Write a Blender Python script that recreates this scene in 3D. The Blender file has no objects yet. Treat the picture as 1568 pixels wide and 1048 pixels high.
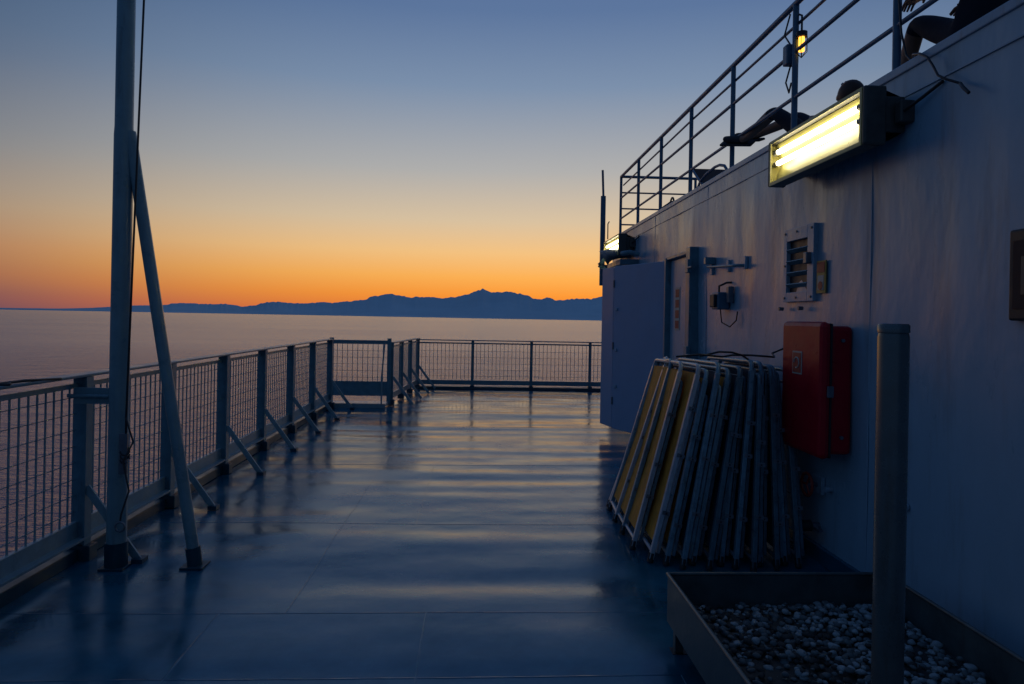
import bpy, math, random
from mathutils import Vector, Matrix, noise
random.seed(7)
sc=bpy.context.scene
def lin(c):
    r=[]
    for v in c:
        v/=255.0
        r.append(v/12.92 if v<=0.04045 else ((v+0.055)/1.055)**2.4)
    return (r[0],r[1],r[2],1)
# ---------------------------------------------------------------- materials
def mat(name,col,rough=.5,metal=0,var=.15,vscale=4,bump=0,bscale=20,stretch=(1,1,1),emis=None,estr=0,dirt=None,dscale=2,rvar=.1,spec=.5,dth=.56,stint=None):
    m=bpy.data.materials.new(name); m.use_nodes=True
    nt=m.node_tree; N=nt.nodes; L=nt.links
    p=N['Principled BSDF']
    tc=N.new('ShaderNodeTexCoord'); mp=N.new('ShaderNodeMapping'); mp.inputs['Scale'].default_value=stretch
    L.new(tc.outputs['Object'],mp.inputs['Vector'])
    n=N.new('ShaderNodeTexNoise'); n.inputs['Scale'].default_value=vscale; n.inputs['Detail'].default_value=6; n.inputs['Roughness'].default_value=.65
    L.new(mp.outputs[0],n.inputs['Vector'])
    r=N.new('ShaderNodeValToRGB'); c=col
    r.color_ramp.elements[0].position=.3; r.color_ramp.elements[1].position=.7
    r.color_ramp.elements[0].color=(c[0]*(1-var),c[1]*(1-var),c[2]*(1-var),1)
    r.color_ramp.elements[1].color=(min(1,c[0]*(1+var)),min(1,c[1]*(1+var)),min(1,c[2]*(1+var)),1)
    L.new(n.outputs['Fac'],r.inputs[0]); out=r.outputs[0]
    if dirt:
        n2=N.new('ShaderNodeTexNoise'); n2.inputs['Scale'].default_value=dscale; n2.inputs['Detail'].default_value=8; n2.inputs['Roughness'].default_value=.7
        mp2=N.new('ShaderNodeMapping'); mp2.inputs['Scale'].default_value=(3,3,.35); mp2.inputs['Location'].default_value=(3,1,7)
        L.new(tc.outputs['Object'],mp2.inputs[0]); L.new(mp2.outputs[0],n2.inputs[0])
        r2=N.new('ShaderNodeValToRGB'); r2.color_ramp.elements[0].position=dth; r2.color_ramp.elements[1].position=.78
        r2.color_ramp.elements[0].color=(0,0,0,1); r2.color_ramp.elements[1].color=(.75,.75,.75,1)
        L.new(n2.outputs['Fac'],r2.inputs[0])
        mx=N.new('ShaderNodeMixRGB'); L.new(r2.outputs[0],mx.inputs[0]); L.new(out,mx.inputs[1]); mx.inputs[2].default_value=(*dirt,1); out=mx.outputs[0]
    L.new(out,p.inputs['Base Color'])
    p.inputs['Metallic'].default_value=metal
    p.inputs['Specular IOR Level'].default_value=spec
    if stint: p.inputs['Specular Tint'].default_value=(*stint,1)
    mr=N.new('ShaderNodeMapRange'); mr.inputs[1].default_value=.3; mr.inputs[2].default_value=.7
    mr.inputs[3].default_value=max(.02,rough-rvar); mr.inputs[4].default_value=rough+rvar
    L.new(n.outputs['Fac'],mr.inputs[0]); L.new(mr.outputs[0],p.inputs['Roughness'])
    if bump:
        nb=N.new('ShaderNodeTexNoise'); nb.inputs['Scale'].default_value=bscale; nb.inputs['Detail'].default_value=4
        L.new(mp.outputs[0],nb.inputs['Vector'])
        b=N.new('ShaderNodeBump'); b.inputs['Strength'].default_value=1; b.inputs['Distance'].default_value=bump
        L.new(nb.outputs['Fac'],b.inputs['Height']); L.new(b.outputs[0],p.inputs['Normal'])
    if emis:
        p.inputs['Emission Color'].default_value=(*emis,1); p.inputs['Emission Strength'].default_value=estr
    return m
M={}
M['deck']=mat('deck_blue_paint',(.009,.11,.17),.20,0,.45,1.6,.0020,6,rvar=.10,spec=.8,stint=(.72,.88,1))
M['deck2']=mat('deck_edge_paint',(.012,.06,.085),.4,0,.3,5)
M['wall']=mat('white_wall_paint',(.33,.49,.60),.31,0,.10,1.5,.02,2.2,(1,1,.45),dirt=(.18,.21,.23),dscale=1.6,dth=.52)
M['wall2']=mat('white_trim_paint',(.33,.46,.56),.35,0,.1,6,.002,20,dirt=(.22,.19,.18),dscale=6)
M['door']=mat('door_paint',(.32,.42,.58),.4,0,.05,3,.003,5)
M['rail']=mat('rail_paint',(.12,.24,.29),.36,0,.2,9,.001,60,dirt=(.08,.055,.04),dscale=9)
M['rail_up']=mat('upper_rail_paint',(.08,.17,.25),.4,0,.2,9)
M['mesh']=mat('rail_mesh_paint',(.24,.35,.38),.4,0,.2,12)
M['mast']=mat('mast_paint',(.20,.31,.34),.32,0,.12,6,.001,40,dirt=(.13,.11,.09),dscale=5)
M['dark']=mat('dark_rubber_and_vent_shade',(.02,.022,.025),.5,0,.3,10)
M['steel']=mat('galvanised_steel',(.18,.20,.23),.42,.6,.25,14,.0008,50)
M['pole']=mat('pole_paint',(.12,.145,.15),.28,.3,.15,10,dirt=(.13,.09,.06),dscale=5)
M['planter']=mat('planter_paint',(.07,.10,.105),.4,.2,.3,7,.001,30,dirt=(.07,.04,.025),dscale=6)
M['red']=mat('red_fibreglass',(.48,.004,.020),.34,0,.15,5,.002,14,spec=.3)
M['red2']=mat('red_label',(.4,.04,.03),.5,0,.1,10)
M['label']=mat('label_white',(.5,.48,.42),.5,0,.1,20)
M['yellow']=mat('label_yellow',(.5,.32,.07),.5,0,.1,20)
M['alu']=mat('chair_frame_paint',(.16,.28,.35),.32,.1,.3,14,dirt=(.08,.06,.05),dscale=12,dth=.5)
M['alu_d']=mat('chair_frame_dark',(.09,.16,.20),.32,.1,.3,14,dirt=(.05,.04,.035),dscale=12,dth=.5)
M['alu_w']=mat('chair_frame_white',(.38,.44,.50),.33,0,.15,14,dirt=(.2,.12,.07),dscale=12,dth=.5)
M['canvas']=mat('tan_canvas',(.72,.27,.03),.8,0,.3,9,.002,80)
M['canvas2']=mat('blue_canvas',(.03,.055,.085),.8,0,.25,9,.002,80)
M['tube']=mat('fluorescent_tube',(1,1,.9),.4,emis=(1,.9,.6),estr=9)
M['refl']=mat('lamp_reflector',(.5,.45,.16),.35,0,.1,6)
M['lamp']=mat('lamp_housing',(.08,.075,.065),.45,0,.3,12)
M['amber']=mat('amber_bulb',(1,.6,.1),.3,emis=(1,.42,.05),estr=3)
M['cable']=mat('cable_black',(.02,.02,.022),.5)
M['rope']=mat('rope_grey',(.06,.06,.06),.8,0,.3,60)
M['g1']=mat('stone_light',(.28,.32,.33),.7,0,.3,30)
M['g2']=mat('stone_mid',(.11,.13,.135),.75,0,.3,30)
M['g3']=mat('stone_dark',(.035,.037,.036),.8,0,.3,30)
M['skin']=mat('skin',(.36,.16,.09),.5,0,.1,20)
M['cloth']=mat('dark_cloth',(.02,.02,.03),.85,0,.2,30)
M['cloth2']=mat('brown_cloth',(.10,.045,.03),.85,0,.2,30)
M['hair']=mat('hair',(.08,.035,.02),.6,0,.3,60)
M['sole']=mat('shoe_rubber',(.03,.03,.035),.7,0,.2,30)
M['mount']=mat('mountain_painted_haze',(.58,.70,.74),1,0,.06,.0006,spec=0)  # aerial haze is put into the pale blue base colour
M['hull']=mat('hull_paint',(.5,.52,.55),.4)

# ---------------------------------------------------------------- builder
class B:
    def __init__(s): s.v=[]; s.f=[]; s.m=[]; s.sm=[]; s.mats=[]
    def mi(s,k):
        if k not in s.mats: s.mats.append(k)
        return s.mats.index(k)
    def add(s,vs,fs,k,sm=False):
        o=len(s.v); s.v+=[tuple(v) for v in vs]; i=s.mi(k)
        for f in fs: s.f.append([o+a for a in f]); s.m.append(i); s.sm.append(sm)
    def obox(s,c,ax,ay,az,k,bev=0):
        c=Vector(c); ax=Vector(ax); ay=Vector(ay); az=Vector(az)
        if bev<=0:
            vs=[c+i*ax+j*ay+l*az for l in(-1,1) for j in(-1,1) for i in(-1,1)]
            fs=[(0,2,3,1),(4,5,7,6),(0,1,5,4),(2,6,7,3),(0,4,6,2),(1,3,7,5)]
            s.add(vs,fs,k); return
        import bmesh
        bm=bmesh.new(); bmesh.ops.create_cube(bm,size=2)
        la,lb,lc=ax.length,ay.length,az.length
        for v in bm.verts: v.co=Vector((v.co.x*la,v.co.y*lb,v.co.z*lc))
        bmesh.ops.bevel(bm,geom=bm.edges[:],offset=bev,segments=2,affect='EDGES',profile=.5)
        R=Matrix((ax/la,ay/lb,az/lc)).transposed()
        bm.verts.ensure_lookup_table()
        vs=[c+R@v.co for v in bm.verts]; fs=[[v.index for v in f.verts] for f in bm.faces]
        bm.free(); s.add(vs,fs,k)
    def box(s,x0,x1,y0,y1,z0,z1,k,bev=0):
        s.obox(((x0+x1)/2,(y0+y1)/2,(z0+z1)/2),((x1-x0)/2,0,0),(0,(y1-y0)/2,0),(0,0,(z1-z0)/2),k,bev)
    def bar(s,p,q,w,h,k,up=(0,0,1),bev=0):
        p=Vector(p);q=Vector(q); d=q-p; n=d.normalized(); u=Vector(up)
        if abs(n.dot(u))>.95: u=Vector((0,1,0))
        a=n.cross(u).normalized(); b=a.cross(n).normalized()
        s.obox((p+q)/2,a*w/2,n*d.length/2,b*h/2,k,bev)
    def tube(s,pts,r,k,seg=10,cap=True,flat=None):
        pts=[Vector(p) for p in pts]; n=len(pts)
        rr=r if isinstance(r,(list,tuple)) else [r]*n
        vs=[];fs=[]; prev=None
        for i,p in enumerate(pts):
            d=(pts[min(i+1,n-1)]-pts[max(i-1,0)]).normalized()
            u=Vector((0,0,1)) if abs(d.z)<.9 else Vector((0,1,0))
            if prev is not None: u=prev
            if flat is not None: u=flat[0]
            a=d.cross(u).normalized(); b=a.cross(d).normalized(); prev=b
            fa=flat[1] if flat is not None else 1
            for j in range(seg):
                t=2*math.pi*j/seg; vs.append(p+(a*math.cos(t)*fa+b*math.sin(t))*rr[i])
        for i in range(n-1):
            for j in range(seg):
                fs.append((i*seg+j,i*seg+(j+1)%seg,(i+1)*seg+(j+1)%seg,(i+1)*seg+j))
        s.add(vs,fs,k,True)
        if cap:
            s.add(vs[:seg],[tuple(range(seg))],k); s.add(vs[-seg:],[tuple(range(seg-1,-1,-1))],k)
    def build(s,name,parent=None):
        me=bpy.data.meshes.new(name); me.from_pydata(s.v,[],s.f)
        for k in s.mats: me.materials.append(M[k])
        me.polygons.foreach_set('material_index',s.m); me.polygons.foreach_set('use_smooth',s.sm)
        import bmesh
        bm=bmesh.new(); bm.from_mesh(me); bmesh.ops.recalc_face_normals(bm,faces=bm.faces[:]); bm.to_mesh(me); bm.free()
        o=bpy.data.objects.new(name,me); sc.collection.objects.link(o)
        if parent: o.parent=parent
        return o
def empty(name):
    o=bpy.data.objects.new(name,None); sc.collection.objects.link(o); return o
def arc(c,a,b,r,t0,t1,n=8):
    c=Vector(c);a=Vector(a);b=Vector(b)
    return [c+(a*math.cos(t0+(t1-t0)*i/n)+b*math.sin(t0+(t1-t0)*i/n))*r for i in range(n+1)]

W=2.33; YE=11.9; ZT=3.0
# ---------------------------------------------------------------- deck
b=B()
def dz(x,y):
    e=.5+.5*noise.noise(Vector((x*.35+5,y*.5,3)))
    q=noise.noise(Vector((x*.5,y*.3,9)))
    return .016*noise.noise(Vector((x*.28,y*1.55,0)))+.0085*noise.noise(Vector((x*.5,y*3.2,4)))+.0016*noise.noise(Vector((x*2.6,y*5.5,14)))+.0032*e*math.sin(2*math.pi*y/.62+1.8*q)
def sheet(x0,x1,y0,y1,nx,ny,cut=False):
    vs=[];fs=[]
    for j in range(ny+1):
        for i in range(nx+1):
            x=x0+(x1-x0)*i/nx; y=y0+(y1-y0)*j/ny; vs.append((x,y,dz(x,y)))
    for j in range(ny):
        for i in range(nx):
            x=x0+(x1-x0)*(i+.5)/nx; y=y0+(y1-y0)*(j+.5)/ny
            if cut and y>12.5 and x<-1.6+(y-12.5)*.09: continue
            a=j*(nx+1)+i; fs.append((a,a+1,a+nx+2,a+nx+1))
    return vs,fs
vs,fs=sheet(-2.62,W+.1,-5,15.4,100,640,True); b.add(vs,fs,'deck',True)
vs,fs=sheet(W+.1,12,YE-.1,15.4,60,90); b.add(vs,fs,'deck',True)
# weld beads
def bead(p,q,w=.0055,h=.0012):
    p=Vector(p);q=Vector(q); n=max(2,int((q-p).length/.05)); d=(q-p).normalized(); s=Vector((-d.y,d.x,0))
    vs=[];fs=[]
    for i in range(n+1):
        c=p+(q-p)*i/n; c=c+s*.006*noise.noise(c*2.3); ww=w*(.6+.7*random.random()); z=dz(c.x,c.y)
        for t,hh in((-1,.0),(-.4,h),(.4,h),(1,.0)): vs.append((c.x+s.x*ww*t,c.y+s.y*ww*t,z+hh+.0004))
    for i in range(n):
        for j in range(3): a=i*4+j; fs.append((a,a+1,a+5,a+4))
    b.add(vs,fs,'deck',True)
for y in (-.6,1.5,2.35,3.05,3.7,5.3,7.4,9.95,12.3): bead((-2.55 if y<12 else -1.6,y,0),(W,y+random.uniform(-.01,.01),0))
for x,ya,yb in((-1.35,-3,3.7),(-.25,2.35,3.7),(-1.0,3.7,9.95),(-.45,5.3,7.4),(.9,7.4,9.95),(-.35,7.4,12.3),(.2,9.95,15.3),(1.3,3.7,5.3),(.95,.0,3.05)):
    bead((x,ya,0),(x,yb,0))
b.build('ship_deck')
b=B()
b.box(-2.72,12,-20,12.55,-12.4,-.06,'hull'); b.box(-1.55,12,12.55,15.5,-12.4,-.06,'hull')
b.box(-2.78,-2.62,-5,12.55,-.25,.06,'deck2',.01)
b.box(-1.40,12,15.4,15.52,-.2,.06,'deck2',.01)
b.build('ship_hull')

# ---------------------------------------------------------------- left railing
def panel(b,P,Q,zt,zb,bars=.1,hor=.12,t=.010):
    P=Vector((P[0],P[1],0));Q=Vector((Q[0],Q[1],0)); L=(Q-P).length; d=(Q-P)/L; n=Vector((-d.y,d.x,0))
    b.bar(P+Vector((0,0,zt-.075)),Q+Vector((0,0,zt-.075)),.02,.03,'mesh')
    k=int(L/bars)
    for i in range(1,k):
        c=P+d*(L*i/k); b.obox(c+Vector((0,0,(zt-.06+zb)/2)),d*t/2,n*.004,(0,0,(zt-.06-zb)/2),'mesh')
    h=zb+.07
    while h<zt-.12:
        b.bar(P+n*.006+Vector((0,0,h)),Q+n*.006+Vector((0,0,h)),.004,.0055,'mesh'); h+=hor
def post(b,x,y,zt,d=(0,1,0),w=.075):
    d=Vector(d); n=Vector((-d.y,d.x,0))
    b.obox((x,y,zt/2),n*w/2,d*.012,(0,0,zt/2-.01),'rail')
    b.obox(Vector((x,y,zt/2))+n*w/2,n*.006,d*.032,(0,0,zt/2-.012),'rail')
    b.obox((x,y,.045),n*.06,d*.045,(0,0,.045),'deck2',.005)
b=B(); LX=-2.54; ys=[4.52+1.22*k for k in range(-6,7)]; ZR=1.195
for i,y in enumerate(ys):
    b.box(LX-.045,LX+.045,y-.016,y+.016,.03,ZR-.02,'rail'); b.box(LX+.04,LX+.052,y-.038,y+.038,.03,ZR-.02,'rail')
    b.box(LX-.07,LX+.09,y-.05,y+.05,0.0,.1,'deck2',.006)
    if i and y>4:
        b.bar((LX+.05,y-.02,.47),(-2.14,y-.05,.01),.012,.05,'mesh'); b.box(-2.17,-2.10,y-.09,y-.01,.0,.03,'deck2')
    if i: panel(b,(LX-.02,ys[i-1]+.02),(LX-.02,y-.02),ZR,.24,.078,.105)
y0,y1=ys[0],ys[-1]
b.box(LX-.05,LX+.055,y0,y1,ZR-.018,ZR,'rail',.004); b.tube([(LX-.05,y0,ZR-.02),(LX-.05,y1,ZR-.02)],.014,'rail')
b.box(LX-.035,LX+.0,y0,y1,.14,.25,'mesh',.004); b.box(LX-.0,LX+.055,y0,y1,.135,.15,'mesh')
b.box(LX-.06,LX+.02,y0,y1,.0,.08,'deck2',.006)
b.tube([(LX+.06,2.9,1.18),(LX+.05,3.3,1.208),(LX,3.6,1.204),(LX+.04,3.9,1.206),(LX+.055,4.2,1.19)],.008,'cable')
b.tube(arc((LX+.02,3.75,1.2),(0,1,0),(1,0,0),.035,0,6),.008,'cable')
b.build('side_railing')
# gate across recess
b=B(); GY=12.42
b.box(-2.62,-1.62,GY-.015,GY+.015,1.12,1.16,'rail',.003); panel(b,(-2.62,GY),(-1.62,GY),1.18,.42,.09)
for x in(-2.63,-1.6): b.box(x-.035,x+.035,GY-.03,GY+.03,0,1.2,'rail',.004)
b.box(-2.6,-1.63,GY-.01,GY+.01,.16,.42,'rail'); b.box(-2.62,-1.6,GY-.45,GY+.02,.012,.06,'alu_w',.005); b.box(-2.62,-1.6,GY-.47,GY-.45,.0,.075,'mesh')
b.tube([(-1.68,GY-.04,1.12),(-1.69,GY-.3,.5),(-1.67,GY-.42,.05)],.014,'rail'); b.build('railing_gate')
# bow side + bow railings
b=B(); P=Vector((-1.56,12.45,0)); Q=Vector((-1.34,15.3,0)); n=3; d=(Q-P).normalized()
for i in range(n+1):
    c=P+(Q-P)*i/n; post(b,c.x,c.y,1.13,d)
    b.bar((c.x+.03,c.y,.5),(c.x+.4,c.y-.05,.01),.012,.05,'mesh')
    if i<n:
        e=P+(Q-P)*(i+1)/n; panel(b,c,e,1.13,.22,.085)
b.bar(P+Vector((0,0,1.12)),Q+Vector((0,0,1.12)),.1,.022,'rail'); b.bar(P+Vector((0,0,.16)),Q+Vector((0,0,.16)),.03,.1,'rail')
FY=15.3; xs=[-1.34,-.12,1.2,2.53,3.85,5.17,6.5,7.8,9.1,10.4,11.7]
for i,x in enumerate(xs):
    post(b,x,FY,1.1,(1,0,0))
    if i: panel(b,(xs[i-1],FY+.02),(x,FY+.02),1.1,.22,.085,.14)
b.box(xs[0],xs[-1],FY-.05,FY+.05,1.08,1.102,'rail',.004); b.box(xs[0],xs[-1],FY-.02,FY+.02,.1,.2,'rail'); b.box(xs[0]-.03,xs[-1],FY-.05,FY+.06,0,.06,'deck2',.005)
b.build('bow_railing')

# ---------------------------------------------------------------- mast with strut and halyard
e=empty('mast')
b=B(); MX,MY=-2.235,4.38
b.tube([(MX,MY,.12),(MX,MY,2.7),(MX,MY,2.75),(MX,MY,6.2),(MX,MY,6.25)],[.058,.056,.053,.05,.02],'mast',20)
b.box(MX-.075,MX+.075,MY-.075,MY+.075,0,.014,'deck2',.003); b.tube([(MX,MY,.0),(MX,MY,.16)],.066,'deck2',20)
b.box(MX-.27,MX-.05,MY-.008,MY+.008,1.02,1.12,'mast'); b.tube([(MX-.05,MY-.02,1.07),(MX-.3,MY-.02,1.07)],.012,'mast')
b.build('mast_pole',e)
b=B(); b.tube([(-2.2,MY,2.72),(-1.765,MY+.02,.06)],.036,'mast',16); b.tube([(-1.775,MY+.02,.12),(-1.758,MY+.02,.0)],.045,'deck2',16); b.box(-1.83,-1.69,MY-.05,MY+.09,0,.012,'deck2',.003)
b.build('strut',e)
b=B(); b.tube([(-2.04,MY-.09,6.1),(-2.085,MY-.09,3.5),(-2.13,MY-.09,1.6),(-2.15,MY-.08,.95),(-2.15,MY-.075,.62)],.007,'cable',6)
b.tube([(-2.15,MY-.085,.95),(-2.10,MY-.09,.8),(-2.16,MY-.09,.68),(-2.12,MY-.09,.5),(-2.17,MY-.08,.35),(-2.18,MY-.07,.3)],.006,'rope',6)
for i in range(3): b.tube(arc((-2.155,MY-.075,.69+.025*i),(1,.3,0),(0,.4,1),.024,i,i+5.5),.005,'cable',6)
b.box(-2.19,-2.14,MY-.085,MY-.065,.6,.85,'steel',.003); b.tube([(-2.04,MY-.09,6.1),(MX,MY,6.1)],.012,'steel'); b.tube(arc((-2.17,MY-.09,.28),(1,0,0),(0,0,1),.03,0,6.28),.007,'steel',6)
b.build('halyard_rope',e)

# ---------------------------------------------------------------- superstructure
e=empty('ship_superstructure')
b=B()
vs=[];fs=[];ny,nz=420,44
for j in range(nz+1):
    for i in range(ny+1):
        y=-6+(YE+6)*i/ny; z=ZT*j/nz
        edge=min(1,min(j,nz-j)/5); hi=min(1,max(0,(z-1.4)/1.2))
        x=W+edge*(.014*noise.noise(Vector((y*1.2,z*1.0,2)))+(.004+.006*hi)*noise.noise(Vector((y*3.6,z*1.1,8)))+.002*hi*noise.noise(Vector((y*9,z*1.5,8))))
        vs.append((x,y,z))
for j in range(nz):
    for i in range(ny): a=j*(ny+1)+i; fs.append((a,a+1,a+ny+2,a+ny+1))
b.add(vs,fs,'wall',True)
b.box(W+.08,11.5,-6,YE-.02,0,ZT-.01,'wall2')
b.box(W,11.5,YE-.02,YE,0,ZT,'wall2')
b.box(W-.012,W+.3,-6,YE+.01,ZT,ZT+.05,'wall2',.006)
b.box(W-.008,W+.02,-6,YE,2.86,2.868,'wall2')
b.box(W-.03,W+.01,-6,YE,.0,.11,'deck',.006)
for y in(-1.0,1.6,3.96,6.9,9.0): b.tube([(W-.001,y,.1),(W-.001,y,2.99)],.004,'wall2',6)
b.build('wall_shell',e)
b=B(); b.box(W+.3,11.4,-6,YE-.05,ZT,ZT+.02,'deck2'); b.build('upper_deck',e)

# door standing open + return leaf
e2=empty('steel_door')
b=B()
hp=Vector((2.31,8.28,0)); ep=Vector((1.865,9.3,0)); fp=Vector((1.765,9.66,0))
d=(ep-hp).normalized(); n=Vector((-d.y,d.x,0))
L=(ep-hp).length
b.obox((hp+ep)/2+Vector((0,0,1.23)),d*L/2,n*.022,(0,0,1.11),'door',.008)
d2=(fp-ep).normalized(); n2=Vector((-d2.y,d2.x,0)); L2=(fp-ep).length
b.obox((ep+fp)/2+Vector((0,0,1.23)),d2*(L2/2-.006),n2*.02,(0,0,1.10),'door',.008)
for z in(.5,1.25,2.1):
    b.tube([ep+Vector((-.02,-.02,z-.05)),ep+Vector((-.02,-.02,z+.05))],.014,'steel'); b.bar(fp+Vector((0,-.04,z)),fp+Vector((.12,-.06,z)),.02,.04,'steel')
for z in(.45,2.05): b.tube([hp+Vector((-.02,-.04,z-.09)),hp+Vector((-.02,-.04,z+.09))],.018,'steel')
for z in(.7,1.2,1.75):
    c=hp.lerp(ep,.93)+Vector((0,0,z))-n*.03; c2=hp.lerp(ep,.93)+Vector((0,0,z))+n*.03
    c=c if c.y<c2.y else c2; b.obox(c,d*.03,n*.012,(0,0,.02),'wall2',.004)
b.build('door_leaf',e2)
b=B(); b.box(W-.035,W+.01,7.3,8.1,.22,2.33,'wall2',.012)
for (y0,y1,z0,z1) in((7.16,7.3,.15,2.40),(8.1,8.16,.2,2.36)): b.box(W-.1,W+.01,y0,y1,z0,z1,'rail',.008)
b.box(W-.09,W+.01,7.3,8.1,2.332,2.37,'rail',.006)
for z in(2.12,1.2): b.box(W-.14,W-.1,7.1,7.2,z,z+.14,'rail',.006); b.tube([(W-.13,7.12,z+.05),(W-.13,6.98,z+.05)],.014,'steel')
for z in(1.52,1.64,1.76,1.88): b.box(W-.043,W-.035,7.72,7.86,z,z+.09,'red2')
b.box(W-.041,W-.034,7.7,7.88,1.5,1.995,'label')
b.build('door_frame',e2)
# horn & bracket at far corner
b=B()
b.tube([(2.3,10.3,2.62),(2.12,10.35,2.62),(1.98,10.4,2.6),(1.9,10.42,2.55)],[.06,.07,.09,.13],'steel',16)
b.box(2.05,2.33,9.9,10.9,2.42,2.5,'rail',.01); b.bar((1.86,10.6,2.46),(2.28,10.6,2.2),.02,.06,'rail'); b.bar((1.86,10.6,2.46),(2.06,10.6,2.66),.02,.05,'rail')
b.tube([(2.28,9.7,2.55),(2.15,9.7,2.58),(2.08,9.9,2.58)],.035,'rail'); b.build('ship_horn')
b=B(); b.tube([(2.12,11.75,2.2),(2.12,11.75,3.75)],.045,'rail_up',12); b.tube([(2.12,11.75,3.75),(2.10,11.75,4.2)],.02,'rail_up',8); b.tube([(2.2,11.7,3.0),(2.18,11.6,3.25),(2.22,11.7,3.3)],.01,'cable')
b.box(2.12,2.4,11.73,11.77,2.5,2.56,'rail_up'); b.box(2.12,2.4,11.73,11.77,2.85,2.9,'rail_up')
b.build('antenna_pole')

# fluorescent fixtures
def lampfix(y0,y1,name):
    e=empty(name); b=B(); z0,z1=2.60,2.90; XF=2.09
    prof=[(W-.02,2.66),(W-.02,2.86),(XF+.09,z1+.012),(XF-.005,z1+.008),(XF-.005,z1-.012),(XF+.03,z1-.014),(XF+.085,2.75),(XF+.03,z0+.014),(XF-.005,z0+.012),(XF-.005,z0-.008),(XF+.09,z0-.012)]
    n=len(prof)
    vs=[(p[0],y0,p[1]) for p in prof]+[(p[0],y1,p[1]) for p in prof]
    fs=[(i,(i+1)%n,n+(i+1)%n,n+i) for i in range(n)]
    b.add(vs,fs,'lamp')
    for y in(y0,y1):
        s=-1 if y==y0 else 1
        b.box(XF-.008,XF+.12,min(y,y+s*.03),max(y,y+s*.03),z0-.012,z1+.014,'lamp',.012)
        b.box(XF+.1,W-.01,min(y,y+s*.02),max(y,y+s*.02),2.66,2.86,'lamp',.01)
    b.build('housing',e)
    b=B(); b.add([(XF+.028,y0,z1-.02),(XF+.028,y1,z1-.02),(XF+.078,y1,2.75),(XF+.078,y0,2.75),(XF+.028,y0,z0+.02),(XF+.028,y1,z0+.02)],[(0,1,2,3),(3,2,5,4)],'refl')
    for y in(y0+.002,y1-.002): b.box(XF+.0,XF+.08,y-.0015,y+.0015,z0+.02,z1-.02,'refl')
    b.box(XF-.008,XF+.0,y0,y1,z0-.01,z0+.012,'refl'); b.box(XF-.008,XF+.0,y0,y1,z1-.012,z1+.01,'refl')
    for y in(y0,y1-.02): b.box(XF-.008,XF+.0,y,y+.02,z0+.012,z1-.012,'refl')
    b.build('reflector',e)
    b=B()
    for z in(2.825,2.745): b.tube([(XF+.032,y0+.09,z),(XF+.032,y1-.06,z)],.017,'tube',12)
    b.build('tubes',e)
    b=B()
    for z in(2.825,2.745):
        for ya,yb in((y0+.003,y0+.09),(y1-.06,y1-.003)): b.tube([(XF+.032,ya,z),(XF+.032,yb,z)],.02,'label',12)
    b.tube([(W-.06,y0-.01,2.76),(W-.06,y0-.1,2.76),(W-.03,y0-.2,2.80),(W-.01,y0-.32,2.84)],.009,'cable',8)
    b.box(W-.08,W,y0-.09,y0-.03,2.7,2.82,'lamp',.008)
    b.build('cabling',e)
lampfix(3.66,4.85,'fluorescent_lamp'); lampfix(10.2,11.4,'fluorescent_lamp.001')

# cables near the lamp
b=B()
b.tube([(W-.02,3.2,2.78),(W-.05,3.26,2.82),(W-.05,3.32,2.86),(W-.045,3.37,2.93),(W-.04,3.42,2.99),(W-.03,3.5,3.04),(W+.0,3.6,3.075),(2.4,3.7,3.065),(2.42,3.8,3.15),(2.42,3.85,3.3),(2.43,3.98,4.1)],.006,'cable',8)
b.tube([(W-.02,3.2,2.78),(W-.05,3.14,2.74),(W-.05,3.1,2.7)],.008,'cable',8)
b.build('electric_cable')

# wall vent
b=B(); ya,yb,za,zb=4.60,5.06,1.76,2.30; X=W-.02
for (p,q,r,s) in((ya,ya+.09,za,zb),(yb-.05,yb,za,zb),(ya+.09,yb-.05,za,za+.07),(ya+.09,yb-.05,zb-.09,zb)): b.box(X-.014,X+.03,p,q,r,s,'wall2',.003)
b.box(X+.016,X+.02,ya+.09,yb-.05,za+.07,zb-.09,'dark')  # dark sheet painted in as the shade inside the vent opening
for i in range(4):
    z=za+.12+i*.085; b.obox((X-.002,(ya+.09+yb-.05)/2,z),(.016,0,-.012),(0,(yb-ya-.14)/2,0),(.002,0,.003),'rail')
for y in(ya+.03,yb-.025,(ya+yb)/2+.02):
    for z in(za+.03,(za+zb)/2,zb-.03): 
        if y in(ya+.03,yb-.025) or z!=(za+zb)/2: b.tube([(X-.022,y,z),(X-.01,y,z)],.009,'steel',6)
b.box(X-.05,X-.012,ya+.03,ya+.08,2.02,2.1,'steel',.006)
b.tube([(X-.01,ya+.15,za-.05),(X-.045,ya+.15,za-.05)],.014,'steel',8);b.tube([(X-.01,yb,za-.05),(X-.045,yb,za-.05)],.014,'steel',8)
b.build('wall_vent')
b=B(); b.box(X-.004,X+.004,4.45,4.57,1.81,2.03,'yellow'); b.box(X-.007,X-.003,4.46,4.56,1.95,2.02,'red2'); b.box(X-.007,X-.003,4.47,4.55,1.83,1.93,'label'); b.tube([(X-.008,4.51,1.86),(X-.010,4.51,1.86)],.03,'red2',12); b.build('warning_sign')
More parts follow.
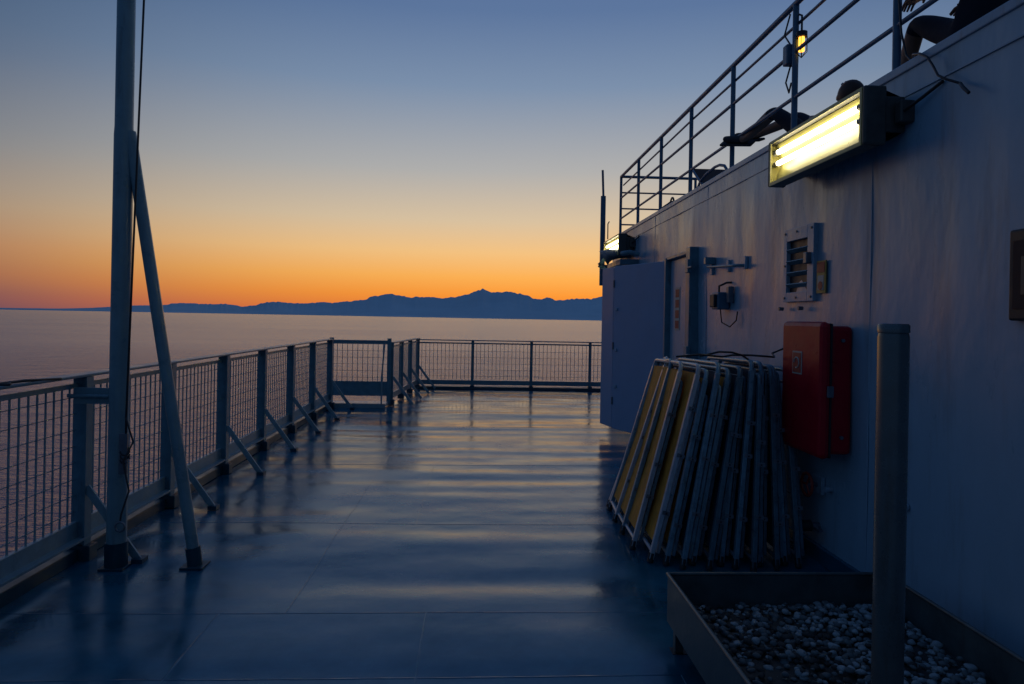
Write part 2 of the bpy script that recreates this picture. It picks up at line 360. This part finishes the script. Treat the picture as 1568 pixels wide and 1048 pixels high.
# socket box
b=B(); b.box(W-.12,W-.01,6.22,6.40,1.72,1.88,'rail_up',.012); b.box(W-.15,W-.12,6.25,6.37,1.74,1.86,'dark',.01); b.tube([(W-.08,6.31,1.88),(W-.08,6.31,1.94),(W-.03,6.25,1.97),(W,6.2,1.97)],.010,'cable')
b.tube([(W-.09,6.24,1.72),(W-.09,6.2,1.6),(W-.05,6.1,1.56),(W-.03,6.0,1.62),(W-.02,6.0,1.7)],.006,'cable'); b.box(W-.06,W-.01,6.12,6.18,1.78,1.93,'steel',.005); b.build('socket_box')
b=B(); b.tube([(W,5.85,2.1),(W-.08,5.85,2.1),(W-.09,5.95,2.105),(W-.09,6.6,2.14),(W-.06,6.7,2.15),(W,6.7,2.15)],.013,'rail',10)
for y in(5.85,6.25,6.7): b.box(W-.03,W-.005,y-.03,y+.03,2.07,2.18,'wall2',.004)
b.box(W-.11,W-.01,6.62,6.68,2.17,2.24,'rail',.005); b.build('handrail_bar')
# fire hose cabinet
e=empty('fire_hose_cabinet'); b=B()
b.box(2.175,W-.01,4.12,4.62,.79,1.59,'red',.025); b.build('cabinet_body',e)
b=B(); b.box(2.105,2.17,4.09,4.65,.765,1.615,'red',.03); b.box(2.165,2.178,4.1,4.64,.775,1.605,'dark'); b.build('cabinet_lid',e)
b=B(); b.box(2.101,2.1045,4.34,4.47,1.27,1.42,'label'); b.box(2.0985,2.101,4.35,4.46,1.28,1.41,'red2'); b.tube(arc((2.098,4.405,1.345),(0,1,0),(0,0,1),.035,0,5),.005,'label',6)
b.box(2.14,2.18,4.075,4.092,1.15,1.22,'steel',.004); b.tube([(2.25,4.12,.9),(2.25,4.105,.9)],.012,'steel',6); b.tube([(2.25,4.12,1.5),(2.25,4.105,1.5)],.012,'steel',6); b.build('cabinet_label',e)
# valves
b=B(); b.tube([(W,4.5,.52),(W-.1,4.5,.52)],.014,'steel'); b.tube(arc((W-.1,4.5,.52),(0,1,0),(0,0,1),.075,0,2*math.pi,20),.010,'red2',8)
for i in range(3): t=i*2.1; b.tube([(W-.1,4.5,.52),(W-.1,4.5+.075*math.cos(t),.52+.075*math.sin(t))],.007,'red2',6)
b.box(W-.03,W-.005,4.44,4.56,.46,.58,'wall2',.004); b.tube([(W,4.36,.52),(W-.05,4.36,.52)],.02,'wall2'); b.build('valve_wheel')
b=B(); b.tube([(W,4.52,.235),(W-.06,4.52,.235)],.022,'steel'); b.tube([(W-.06,4.52,.235),(W-.14,4.52,.235)],.038,'dark',12); b.tube([(W-.14,4.52,.235),(W-.15,4.52,.235)],.044,'dark',12); b.tube([(W-.05,4.52,.235),(W-.05,4.4,.235)],.014,'steel'); b.build('hose_coupling')
b=B(); b.tube([(W-.025,3.58,.62),(W,3.58,.62)],.014,'steel',6); b.tube([(W-.006,3.58,.62),(W,3.58,.62)],.022,'wall2',12); b.build('wall_bolt')
b=B(); b.box(W-.05,W,2.35,2.84,1.63,2.02,'dark',.01); b.box(W-.055,W-.05,2.4,2.81,1.68,1.97,'cloth2'); b.box(W-.06,W-.055,2.45,2.76,1.74,1.9,'lamp'); b.build('notice_frame')

# ---------------------------------------------------------------- upper railing
b=B(); RX=2.45; ZU=4.12
ps=[11.86-1.32*i for i in range(13)]
for y in ps:
    b.tube([(RX,y,ZT+.03),(RX,y,ZU)],.024,'rail_up',10); b.box(RX-.05,RX+.05,y-.04,y+.04,ZT+.05,ZT+.065,'rail_up')
for z,r in((ZU,.024),(ZU-.38,.016),(ZU-.74,.016)): b.tube([(RX,ps[-1],z),(RX,11.86,z)],r,'rail_up',10)
b.tube([(RX+.03,-3,ZU-.13),(RX+.03,5,ZU-.15),(RX+.03,8,ZU-.13),(RX+.03,11.8,ZU-.16)],.012,'rail_up',8)
for i in range(1,7):
    x=RX+1.32*i; b.tube([(x,11.86,ZT+.02),(x,11.86,ZU)],.024,'rail_up',10)
for z,r in((ZU,.024),(ZU-.28,.014),(ZU-.56,.014),(ZU-.84,.014)): b.tube([(RX,11.86,z),(RX+8,11.86,z)],r,'rail_up',10)
b.build('upper_railing')
# amber work lamp on post
b=B(); y=5.26
b.tube([(RX+.02,y-.06,3.72),(RX+.02,y-.06,3.84)],.022,'amber',12)
b.tube([(RX+.02,y-.06,3.83),(RX+.02,y-.06,3.87)],.042,'dark',12)
for i in range(6):
    t=i*math.pi/3; b.tube([(RX+.02+.045*math.cos(t),y-.06+.045*math.sin(t),3.84),(RX+.02+.045*math.cos(t),y-.06+.045*math.sin(t),3.72),(RX+.02,y-.06,3.67)],.003,'dark',5)
b.tube([(RX+.02,y-.06,3.87),(RX+.02,y-.06,4.0),(RX+.02,y+.04,4.06)],.008,'cable'); b.build('work_lamp')
b=B(); b.box(RX-.05,RX+.05,y+.04,y+.12,3.66,3.82,'rail_up',.01); b.tube([(RX,y+.08,3.66),(RX,y+.16,3.55),(RX,y+.1,3.45),(RX-.02,y+.02,3.5)],.007,'cable'); b.tube([(RX,y+.08,3.82),(RX,y+.2,3.95),(RX,y+.1,4.08)],.007,'cable'); b.build('junction_box')

# ---------------------------------------------------------------- stacked folding chairs
def chair(name,xb,xt,yn,yf,ln,zt,fab,frame):
    e=empty(name); b=B()
    A=Vector((xb,yn,.025)); Bq=Vector((xt,yn+ln,zt)); C=Vector((xb+.03,yf,.025)); D=Vector((xt+.07,yf+ln,zt-.03))
    nrm=(Bq-A).cross(C-A).normalized()
    if nrm.x<0: nrm=-nrm
    def frm(off,t0,t1,ins,r,k,tw=0):
        up=(Bq-A); up2=(D-C); s=(C-A).normalized()
        a0=A+up*t0+nrm*off+s*ins; a1=A+up*t1+nrm*(off+tw)+s*ins; c0=C+up2*t0+nrm*off-s*ins; c1=C+up2*t1+nrm*(off+tw)-s*ins
        u=up.normalized(); R=.06
        def cor(p,d1,d2): return [p+d1*R, p+d1*R*.35+d2*R*.1, p+d1*R*.1+d2*R*.35, p+d2*R]
        b.bar(a0,a1-u*R,r*1.7,r*1.5,k,up=nrm,bev=.004); b.bar(c0,c1-u*R,r*1.7,r*1.5,k,up=nrm,bev=.004)
        b.tube([a1-u*R*1.1]+cor(a1,-u,s)+cor(c1,-s,-u)+[c1-u*R*1.1],r*.75,k,10)
        b.tube([a0+u*.05,c0+u*.05],r*.6,k,8)
        return a0,a1,c0,c1
    k2={'alu':'alu_d','alu_w':'alu','alu_d':'alu_d'}[frame]
    f1=frm(0,0,1,0,.021,frame); f2=frm(.044,.03,.93+random.uniform(-.06,.05),.03,.015,frame if random.random()<.4 else k2,random.uniform(-.010,.006))
    for P,Q in((f1[0],f1[1]),(f1[2],f1[3])):
        u=(Q-P)
        b.tube([P-u.normalized()*.02,P+u.normalized()*.04],.022,'dark',8)
        for t in(random.uniform(.18,.28),random.uniform(.44,.54),random.uniform(.64,.78)):
            c=P+u*t+nrm*.02+Vector((0,-.018 if P is f1[0] else .018,0)); b.obox(c,nrm*.026,u.normalized()*.013,(0,.003,0),'steel')
            b.tube([c+Vector((0,-.008,0)),c+Vector((0,.006,0))],.006,'dark',6)
    for t in(.33,.8):
        b.tube([f1[0].lerp(f1[1],t)+nrm*.03,f1[2].lerp(f1[3],t)+nrm*.03],.008,k2,8)
    b.build('frame',e)
    if fab:
        b=B(); vs=[];fs=[];n=14
        for j in range(n+1):
            for i in range(n+1):
                t=.08+.88*j/n; p=f1[0].lerp(f1[1],t).lerp(f1[2].lerp(f1[3],t),.03+.94*i/n)
                sag=.025*math.sin(math.pi*j/n)+.010*noise.noise(Vector((j*.5,i*.3,xb*9))); vs.append(p+nrm*(sag*.7-.003))
        for j in range(n):
            for i in range(n): q=j*(n+1)+i; fs.append((q,q+1,q+n+2,q+n+1))
        b.add(vs,fs,fab,True); b.build('canvas',e)
#     xb,xt,yn,yf,fabric,frame
CH=[(1.10,1.52,5.36,5.78,None,'alu_w'),(1.115,1.49,5.06,5.70,'canvas','alu'),(1.11,1.46,4.72,5.7,'canvas','alu_w'),
(1.165,1.49,4.47,5.6,'canvas','alu_w'),(1.255,1.56,4.42,5.5,'canvas','alu'),(1.345,1.625,4.36,5.5,'canvas2','alu'),(1.435,1.69,4.42,5.5,'canvas','alu'),(1.525,1.75,4.34,5.5,'canvas2','alu_d'),(1.615,1.805,4.41,5.45,None,'alu'),(1.70,1.86,4.36,5.45,'canvas2','alu'),(1.785,1.91,4.30,5.4,'canvas2','alu_d'),(1.87,1.965,4.40,5.4,'canvas2','alu'),(1.955,2.02,4.35,5.4,'canvas2','alu_d'),(2.04,2.075,4.42,5.4,'canvas2','alu'),(2.125,2.14,4.38,5.35,None,'alu_d')]
for i,(xb,xt,yn,yf,fb,fr) in enumerate(CH):
    t=i/(len(CH)-1)
    chair('folding_chair' if i==0 else 'folding_chair.%03d'%i, xb+random.uniform(-.012,.012),xt+random.uniform(-.02,.02),yn,yf,.06+.22*t,1.33-.02*t+random.uniform(-.07,.02) if i>3 else 1.30,fb,fr)
b=B(); b.tube([(1.35,4.6,1.36),(1.5,4.55,1.38),(1.6,4.55,1.37),(1.7,4.68,1.36),(1.8,4.75,1.37),(1.9,4.65,1.375),(2.0,4.6,1.37),(2.1,4.75,1.36),(2.15,4.9,1.38),(2.3,5.0,1.42)],.007,'cable',8); b.tube([(1.55,4.7,1.36),(1.63,4.55,1.40),(1.7,4.5,1.40),(1.78,4.53,1.38),(1.85,4.6,1.35)],.007,'cable',8)
b.build('lashing_rope')

# ---------------------------------------------------------------- planter
e=empty('planter'); b=B()
x0,x1,y0,y1,zb,zt=.95,2.05,.7,3.31,.13,.36; t=.006
for (a,c,d_,f) in((x0,x0+t,y0,y1),(x1-t,x1,y0,y1),(x0+t,x1-t,y0,y0+t),(x0+t,x1-t,y1-t,y1)): b.box(a,c,d_,f,zb,zt,'planter')
b.box(x0+t,x1-t,y0+t,y1-t,zb,zb+.01,'planter')
b.tube([(x0,y0,zt),(x0,y1,zt)],.010,'planter',8); b.tube([(x0,y1,zt),(x1,y1,zt)],.0098,'planter',8); b.tube([(x1,y1,zt),(x1,y0,zt)],.010,'planter',8)
for x in(x0+.04,x1-.04):
    for y in(y0+.1,(y0+y1)/2,y1-.06): b.box(x-.02,x+.02,y-.02,y+.02,0,zb,'planter',.003); b.box(x-.035,x+.035,y-.035,y+.035,0,.012,'dark')
b.build('tray',e)
import bmesh
bm=bmesh.new(); bmesh.ops.create_icosphere(bm,subdivisions=2,radius=1); bm.verts.ensure_lookup_table()
IV=[v.co.copy() for v in bm.verts]; IF=[[v.index for v in f.verts] for f in bm.faces]; bm.free()
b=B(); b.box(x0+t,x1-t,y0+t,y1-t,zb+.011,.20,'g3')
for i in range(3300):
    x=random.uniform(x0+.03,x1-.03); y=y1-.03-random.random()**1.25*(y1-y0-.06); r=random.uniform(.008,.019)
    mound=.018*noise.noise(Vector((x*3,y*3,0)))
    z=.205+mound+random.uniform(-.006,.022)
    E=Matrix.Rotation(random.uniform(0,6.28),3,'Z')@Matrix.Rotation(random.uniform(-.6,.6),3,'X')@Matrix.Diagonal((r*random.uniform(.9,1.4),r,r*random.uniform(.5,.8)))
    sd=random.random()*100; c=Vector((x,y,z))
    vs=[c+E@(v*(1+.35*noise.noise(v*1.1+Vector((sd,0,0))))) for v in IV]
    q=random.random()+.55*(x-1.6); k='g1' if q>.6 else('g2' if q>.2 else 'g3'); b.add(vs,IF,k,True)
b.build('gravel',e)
b=B(); px_,py_=1.425,2.28
b.tube([(px_,py_,.14),(px_,py_,1.56),(px_,py_,1.575)],[.05,.05,.046],'pole',28); b.tube([(px_,py_,1.575),(px_,py_,1.6),(px_,py_,1.606)],[.0505,.0505,.045],'pole',28)
b.build('steel_post')

# ---------------------------------------------------------------- people
def skinbody(name,V,Eg,Rr,Mk,parent,sub=2,root=0):
    me=bpy.data.meshes.new(name+'_s'); me.from_pydata(V,Eg,[]); o=bpy.data.objects.new(name+'_s',me); sc.collection.objects.link(o)
    md=o.modifiers.new('s','SKIN'); md.use_smooth_shade=True
    for i,r in enumerate(Rr):
        sv=me.skin_vertices[0].data[i]; sv.radius=(r,r) if not isinstance(r,tuple) else r; sv.use_root=(i==root)
    sb=o.modifiers.new('u','SUBSURF'); sb.levels=sub; sb.render_levels=sub
    bpy.context.view_layer.update(); dg=bpy.context.evaluated_depsgraph_get()
    nm=bpy.data.meshes.new_from_object(o.evaluated_get(dg)); bpy.data.objects.remove(o)
    nm.materials.clear(); keys=[]
    for k in Mk:
        if k not in keys: keys.append(k)
    for k in keys: nm.materials.append(M[k])
    VV=[Vector(v) for v in V]
    for p in nm.polygons:
        best=9;bi=0
        for j,(a,c) in enumerate(Eg):
            A=VV[a];D=VV[c]-A; t=max(0,min(1,(p.center-A).dot(D)/max(1e-9,D.length_squared))); ds=(p.center-A-D*t).length-.5*(Rr[a]+Rr[c])/1
            if ds<best: best=ds;bi=j
        p.material_index=keys.index(Mk[bi]); p.use_smooth=True
    ob=bpy.data.objects.new(name,nm); sc.collection.objects.link(ob); ob.parent=parent; return ob
def head(b,c,fwd,up,k='skin',hair='hair'):
    c=Vector(c); f=Vector(fwd).normalized(); u=(Vector(up)-f*f.dot(Vector(up))).normalized(); s=f.cross(u)
    def blob(cc,a,bb,d,kk,cut=None):
        vs=[cc+f*v.x*a+s*v.y*bb+u*v.z*d for v in IV3]; b.add(vs,[q for q in IF3 if cut is None or cut(q)],kk,True)
    blob(c,.095,.075,.115,k); blob(c+f*.03-u*.05,.062,.055,.06,k)
    blob(c-f*.015+u*.022,.098,.084,.112,hair,lambda q:sum((IV3[i].x*.8-IV3[i].z) for i in q)/len(q)<.15)
    blob(c+f*.098-u*.012,.018,.012,.024,k)
    for t in(-1,1): blob(c+s*.076*t-u*.01,.018,.008,.03,k); blob(c+f*.082+s*.03*t+u*.012,.012,.014,.009,'label'); blob(c+f*.091+s*.03*t+u*.012,.005,.006,.006,'dark')
    blob(c+f*.085-u*.058,.012,.026,.008,'red2')
bm=bmesh.new(); bmesh.ops.create_icosphere(bm,subdivisions=3,radius=1); bm.verts.ensure_lookup_table()
IV3=[v.co.copy() for v in bm.verts]; IF3=[[v.index for v in f.verts] for f in bm.faces]; bm.free()
def hand(name,wrist,d,nrm,parent,side=1):
    w=Vector(wrist); d=Vector(d).normalized(); n=Vector(nrm); n=(n-d*n.dot(d)).normalized(); s=d.cross(n)*side
    b=B(); b.obox(w+d*.045,d*.048,s*.038,n*.014,'skin',.012)
    for i,(L,o) in enumerate(((.07,.028),(.08,.010),(.075,-.009),(.058,-.027))):
        p=w+d*.088+s*o; q=p+d*L*.5-n*.012; r=q+d*L*.4-n*.028; b.tube([p-d*.02,p,q,r],[.009,.009,.008,.006],'skin',8)
    p=w+d*.025+s*.035; b.tube([p-s*.01,p+s*.022+d*.025,p+s*.03+d*.055-n*.01],[.012,.010,.007],'skin',8); b.build(name,parent)
def person(name,J,parent=None,top='cloth',bot='cloth',faced=(0,1,0),up=(0,0,1)):
    e=empty(name)
    keys=['pelvis','waist','chest','neck','headb','hipL','kneeL','ankL','toeL','hipR','kneeR','ankR','toeR','shL','elL','wrL','shR','elR','wrR']
    R={'pelvis':.14,'waist':.125,'chest':.14,'neck':.055,'headb':.05,'hip':.09,'knee':.06,'ank':.04,'toe':.03,'sh':.062,'el':.043,'wr':.028}
    V=[J[k] for k in keys]; Rr=[R.get(k,R.get(k[:-1],.05)) for k in keys]; ix={k:i for i,k in enumerate(keys)}
    Ed=[('pelvis','waist',top),('waist','chest',top),('chest','neck','skin'),('neck','headb','skin'),('pelvis','hipL',bot),('hipL','kneeL',bot),('kneeL','ankL','skin'),('ankL','toeL','sole'),('pelvis','hipR',bot),('hipR','kneeR',bot),('kneeR','ankR','skin'),('ankR','toeR','sole'),('chest','shL',top),('shL','elL',top),('elL','wrL','skin'),('chest','shR',top),('shR','elR',top),('elR','wrR','skin')]
    skinbody('body',V,[(ix[a],ix[c]) for a,c,_ in Ed],Rr,[m for *_,m in Ed],e)
    b=B(); hb=Vector(J['headb']); nk=Vector(J['neck']); hc=hb+(hb-nk).normalized()*.07; head(b,hc,faced,up); b.build('head',e)
    for S in'LR':
        wv=Vector(J['wr'+S]); ev=Vector(J['el'+S]); hand('hand_'+S,wv,wv-ev,(0,0,1),e,1 if S=='L' else -1)
        a=Vector(J['ank'+S]); t=Vector(J['toe'+S]); b=B(); dd=(t-a)
        dn=dd.normalized(); k=(Vector(J['knee'+S])-a).normalized(); k=(k-dn*k.dot(dn)).normalized()
        b.obox(a+dd*.42-k*.045,dn*(dd.length*.5+.05),dn.cross(k)*.044,k*.012,'sole',.01); b.build('sandal_'+S,e)
    return e
person('lying_person',{'pelvis':(2.78,5.4,3.14),'waist':(2.78,5.2,3.13),'chest':(2.74,4.95,3.13),'neck':(2.64,4.74,3.16),'headb':(2.59,4.68,3.18),
 'hipL':(2.69,5.5,3.14),'kneeL':(2.56,5.88,3.46),'ankL':(2.48,6.32,3.33),'toeL':(2.34,6.53,3.38),'hipR':(2.87,5.5,3.14),'kneeR':(2.80,5.95,3.44),'ankR':(2.62,6.42,3.40),'toeR':(2.5,6.66,3.45),
 'shL':(2.58,4.92,3.14),'elL':(2.54,5.17,3.09),'wrL':(2.66,5.37,3.24),'shR':(2.91,4.92,3.13),'elR':(3.0,5.17,3.09),'wrR':(2.86,5.37,3.24)},top='cloth2',bot='cloth',faced=(-.1,.3,1),up=(-.2,-1,.3))
person('seated_person',{'pelvis':(2.66,3.5,3.2),'waist':(2.68,3.46,3.38),'chest':(2.70,3.44,3.6),'neck':(2.70,3.46,3.84),'headb':(2.70,3.47,3.9),
 'hipL':(2.58,3.58,3.17),'kneeL':(2.60,3.98,3.42),'ankL':(2.58,4.1,3.08),'toeL':(2.58,4.28,3.06),'hipR':(2.76,3.52,3.17),'kneeR':(2.93,3.92,3.4),'ankR':(2.90,4.05,3.08),'toeR':(2.92,4.22,3.06),
 'shL':(2.52,3.5,3.7),'elL':(2.46,3.62,3.46),'wrL':(2.50,3.83,3.50),'shR':(2.88,3.4,3.7),'elR':(2.96,3.6,3.46),'wrR':(2.88,3.85,3.5)},top='cloth',bot='cloth',faced=(-.2,1,0))
# sun lounger & bag on the upper deck
b=B()
for x in(2.6,3.15):
    b.tube([(x,7.0,3.03),(x,7.1,3.2),(x,7.2,3.28),(x,7.35,3.32),(x,7.5,3.33),(x,7.8,3.31),(x,8.0,3.27),(x,8.1,3.2),(x,8.2,3.03)],.016,'rail_up',8); b.tube([(x,7.2,3.2),(x,7.9,3.2),(x,8.35,3.5)],.014,'rail_up',8)
b.add([(2.6,7.2,3.21),(3.15,7.2,3.21),(3.15,7.9,3.2),(2.6,7.9,3.2),(3.15,8.35,3.5),(2.6,8.35,3.5)],[(0,1,2,3),(3,2,4,5)],'cloth2'); b.build('sun_lounger')
b=B()
vs=[Vector((2.72,9.6,3.15))+Vector((v.x*.16,v.y*.3,v.z*.15*(1+.25*noise.noise(v*2)))) for v in IV3]; b.add(vs,IF3,'cloth',True); b.tube(arc((2.72,9.6,3.27),(0,1,0),(0,0,1),.09,0,3.14),.014,'dark',8)
vs=[Vector((2.75,10.5,3.13))+Vector((v.x*.16,v.y*.22,v.z*.12*(1+.3*noise.noise(v*2+Vector((3,0,0)))))) for v in IV3]; b.add(vs,IF3,'cloth2',True)
b.build('travel_bag')

# ---------------------------------------------------------------- sea
SEA=-12.0
me=bpy.data.meshes.new('sea'); vs=[(0,0,SEA)];fs=[];n=128;rings=[30,100,400,1500,6000,20000,80000]
for r in rings:
    for i in range(n): t=2*math.pi*i/n; vs.append((r*math.cos(t),r*math.sin(t),SEA))
for i in range(n): fs.append((0,1+i,1+(i+1)%n))
for k in range(len(rings)-1):
    for i in range(n): a=1+k*n; fs.append((a+i,a+n+i,a+n+(i+1)%n,a+(i+1)%n))
me.from_pydata(vs,[],fs); o=bpy.data.objects.new('sea',me); sc.collection.objects.link(o)
m=bpy.data.materials.new('sea_water'); m.use_nodes=True; nt=m.node_tree;N=nt.nodes;Lk=nt.links;p=N['Principled BSDF']
p.inputs['Base Color'].default_value=(.07,.15,.24,1); p.inputs['IOR'].default_value=1.55; p.inputs['Roughness'].default_value=.24
p.inputs['Specular Tint'].default_value=(.90,.96,1,1)
tc=N.new('ShaderNodeTexCoord')
mp=N.new('ShaderNodeMapping'); mp.inputs['Scale'].default_value=(1,1.5,1); Lk.new(tc.outputs['Object'],mp.inputs[0])
n1=N.new('ShaderNodeTexNoise'); n1.inputs['Scale'].default_value=.8; n1.inputs['Detail'].default_value=5; n1.inputs['Roughness'].default_value=.6; Lk.new(mp.outputs[0],n1.inputs[0])
n2=N.new('ShaderNodeTexNoise'); n2.inputs['Scale'].default_value=.12; n2.inputs['Detail'].default_value=2; Lk.new(mp.outputs[0],n2.inputs[0])
mp3=N.new('ShaderNodeMapping'); mp3.inputs['Scale'].default_value=(.004,.012,1); Lk.new(tc.outputs['Object'],mp3.inputs[0])
n3=N.new('ShaderNodeTexNoise'); n3.inputs['Scale'].default_value=1; n3.inputs['Detail'].default_value=4; Lk.new(mp3.outputs[0],n3.inputs[0])
md=N.new('ShaderNodeMapRange'); md.inputs[1].default_value=.35; md.inputs[2].default_value=.65; md.inputs[3].default_value=.65; md.inputs[4].default_value=1.2; Lk.new(n3.outputs[0],md.inputs[0])
# waves resolve to a smoother mean surface far from the ship
vl=N.new('ShaderNodeVectorMath'); vl.operation='LENGTH'; Lk.new(tc.outputs['Object'],vl.inputs[0])
mf=N.new('ShaderNodeMapRange'); mf.inputs[1].default_value=30; mf.inputs[2].default_value=350; mf.inputs[3].default_value=1; mf.inputs[4].default_value=.30; Lk.new(vl.outputs['Value'],mf.inputs[0])
mm=N.new('ShaderNodeMath'); mm.operation='MULTIPLY'; Lk.new(md.outputs[0],mm.inputs[0]); Lk.new(mf.outputs[0],mm.inputs[1])
ad=N.new('ShaderNodeMath'); ad.operation='MULTIPLY_ADD'; ad.inputs[1].default_value=1.6; Lk.new(n2.outputs[0],ad.inputs[0]); Lk.new(n1.outputs[0],ad.inputs[2])
bp=N.new('ShaderNodeBump'); bp.inputs['Strength'].default_value=1; Lk.new(mm.outputs[0],bp.inputs['Distance']); Lk.new(ad.outputs[0],bp.inputs['Height']); Lk.new(bp.outputs[0],p.inputs['Normal'])
me.materials.append(m)

# ---------------------------------------------------------------- mountains
prof=[(-700,0),(-100,2),(90,3),(140,5),(205,10),(250,11),(262,14),(285,15),(330,14),(345,15),(372,11),(392,14),(400,17),(425,20),(440,18),(470,18),(490,20),(510,20),(535,22),(560,26),(567,30),(580,31),(588,34),(600,35),(612,33),(625,30),(650,31),(680,30),(697,31),(705,35),(718,37),(726,40),(734,43),(738,46),(743,43),(752,40),(760,41),(768,40),(775,42.5),(784,41),(792,39),(808,36),(815,32),(825,31),(838,33),(850,30),(865,31),(880,32),(900,33),(925,37),(1000,33),(1150,38),(1400,28),(1700,20),(2300,0)]
def ph(x):
    for (a,ha),(c,hc) in zip(prof,prof[1:]):
        if a<=x<=c: return ha+(hc-ha)*(x-a)/(c-a)
    return 0
psi=math.radians(2.79); R0=26000; vs=[];fs=[];NA=2200;NR=10
for i in range(NA+1):
    px=-700+3000*i/NA; a=px-784; al=math.atan(a/1045.0)
    h=ph(px)/1045*R0*math.cos(al)
    h=h*(1+.05*noise.noise(Vector((px*.06,0,0)))+.04*noise.noise(Vector((px*.15,3,0))))+18*noise.noise(Vector((px*.3,7,0)))*min(1,h/400)
    az=al+psi
    for j in range(NR+1):
        t=j/NR; R=R0*(1-.22*(1-t))
        hh=h*(t**1.2)*(1-.35*(1-t)*abs(noise.noise(Vector((px*.03,t*3,5)))))*(1 if t==1 else .94+.06*t)
        vs.append((R*math.sin(az),R*math.cos(az),SEA-1+max(0,hh)))
for i in range(NA):
    for j in range(NR): a=i*(NR+1)+j; fs.append((a,a+NR+1,a+NR+2,a+1))
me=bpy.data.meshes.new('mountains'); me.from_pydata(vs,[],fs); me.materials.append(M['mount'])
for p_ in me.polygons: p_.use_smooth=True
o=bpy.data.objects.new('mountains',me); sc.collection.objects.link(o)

# ---------------------------------------------------------------- world
w=bpy.data.worlds.new('World'); sc.world=w; w.use_nodes=True; nt=w.node_tree;N=nt.nodes;Lk=nt.links
bg=N['Background']; tc=N.new('ShaderNodeTexCoord'); sp=N.new('ShaderNodeSeparateXYZ'); Lk.new(tc.outputs['Generated'],sp.inputs[0])
def ramp(st):
    r=N.new('ShaderNodeValToRGB'); cr=r.color_ramp
    for i,(pos,c) in enumerate(st):
        el=cr.elements[i] if i<2 else cr.elements.new(pos)
        el.position=pos; el.color=lin(c)
    Lk.new(sp.outputs['Z'],r.inputs[0]); return r
ra=ramp([(0,(208,108,62)),(1,(48,76,124)),(.012,(230,122,50)),(.033,(244,148,54)),(.060,(247,174,84)),(.095,(240,192,128)),(.14,(214,192,160)),(.21,(174,174,173)),(.32,(122,143,171)),(.41,(91,117,157)),(.65,(64,94,145))])
rb=ramp([(0,(82,72,94)),(1,(44,70,112)),(.018,(98,76,90)),(.042,(138,94,84)),(.075,(158,114,92)),(.12,(152,132,116)),(.19,(120,122,128)),(.29,(80,98,124)),(.39,(56,82,114)),(.65,(50,78,121))])
rc=ramp([(0,(42,57,76)),(1,(42,68,109)),(.05,(48,63,84)),(.12,(57,72,94)),(.22,(56,77,105)),(.4,(48,76,111)),(.65,(44,72,111))])
cx=N.new('ShaderNodeCombineXYZ'); Lk.new(sp.outputs['X'],cx.inputs[0]); Lk.new(sp.outputs['Y'],cx.inputs[1])
nm=N.new('ShaderNodeVectorMath'); nm.operation='NORMALIZE'; Lk.new(cx.outputs[0],nm.inputs[0])
dt=N.new('ShaderNodeVectorMath'); dt.operation='DOT_PRODUCT'; saz=math.radians(8); dt.inputs[1].default_value=(math.sin(saz),math.cos(saz),0); Lk.new(nm.outputs[0],dt.inputs[0])
mr=N.new('ShaderNodeMapRange'); mr.interpolation_type='SMOOTHSTEP'; mr.inputs[1].default_value=.62; mr.inputs[2].default_value=1.02; Lk.new(dt.outputs['Value'],mr.inputs[0])
mr2=N.new('ShaderNodeMapRange'); mr2.interpolation_type='SMOOTHSTEP'; mr2.inputs[1].default_value=.05; mr2.inputs[2].default_value=.75; Lk.new(dt.outputs['Value'],mr2.inputs[0])
mxb=N.new('ShaderNodeMixRGB'); Lk.new(mr2.outputs[0],mxb.inputs[0]); Lk.new(rc.outputs[0],mxb.inputs[1]); Lk.new(rb.outputs[0],mxb.inputs[2])
mx=N.new('ShaderNodeMixRGB'); Lk.new(mr.outputs[0],mx.inputs[0]); Lk.new(mxb.outputs[0],mx.inputs[1]); Lk.new(ra.outputs[0],mx.inputs[2])
sky=N.new('ShaderNodeTexSky'); sky.sky_type='NISHITA'; sky.sun_disc=False; sky.sun_elevation=math.radians(0.5); sky.sun_rotation=saz
sc2=N.new('ShaderNodeMixRGB'); sc2.blend_type='ADD'; sc2.inputs[0].default_value=.005; Lk.new(mx.outputs[0],sc2.inputs[1]); Lk.new(sky.outputs[0],sc2.inputs[2])
Lk.new(sc2.outputs[0],bg.inputs[0]); bg.inputs[1].default_value=1.0
sl=bpy.data.lights.new('sun','SUN'); sl.energy=.01; sl.angle=math.radians(30); sl.color=(1,.6,.35); so=bpy.data.objects.new('sun',sl); sc.collection.objects.link(so)
dirv=Vector((math.sin(saz),math.cos(saz),math.tan(math.radians(2)))); so.rotation_euler=dirv.to_track_quat('Z','Y').to_euler()

# ---------------------------------------------------------------- camera
cam=bpy.data.cameras.new('camera'); co=bpy.data.objects.new('camera',cam); sc.collection.objects.link(co)
cam.lens=24; cam.sensor_width=36; cam.shift_y=-.023; cam.clip_end=200000; cam.clip_start=.05
co.matrix_world=Matrix.Translation((0,0,1.6))@Matrix.Rotation(-psi,4,'Z')@Matrix.Rotation(math.radians(90),4,'X')@Matrix.Rotation(math.radians(1.06),4,'Z')
sc.camera=co
sc.view_settings.view_transform='Standard'; sc.view_settings.look='None'; sc.view_settings.exposure=0
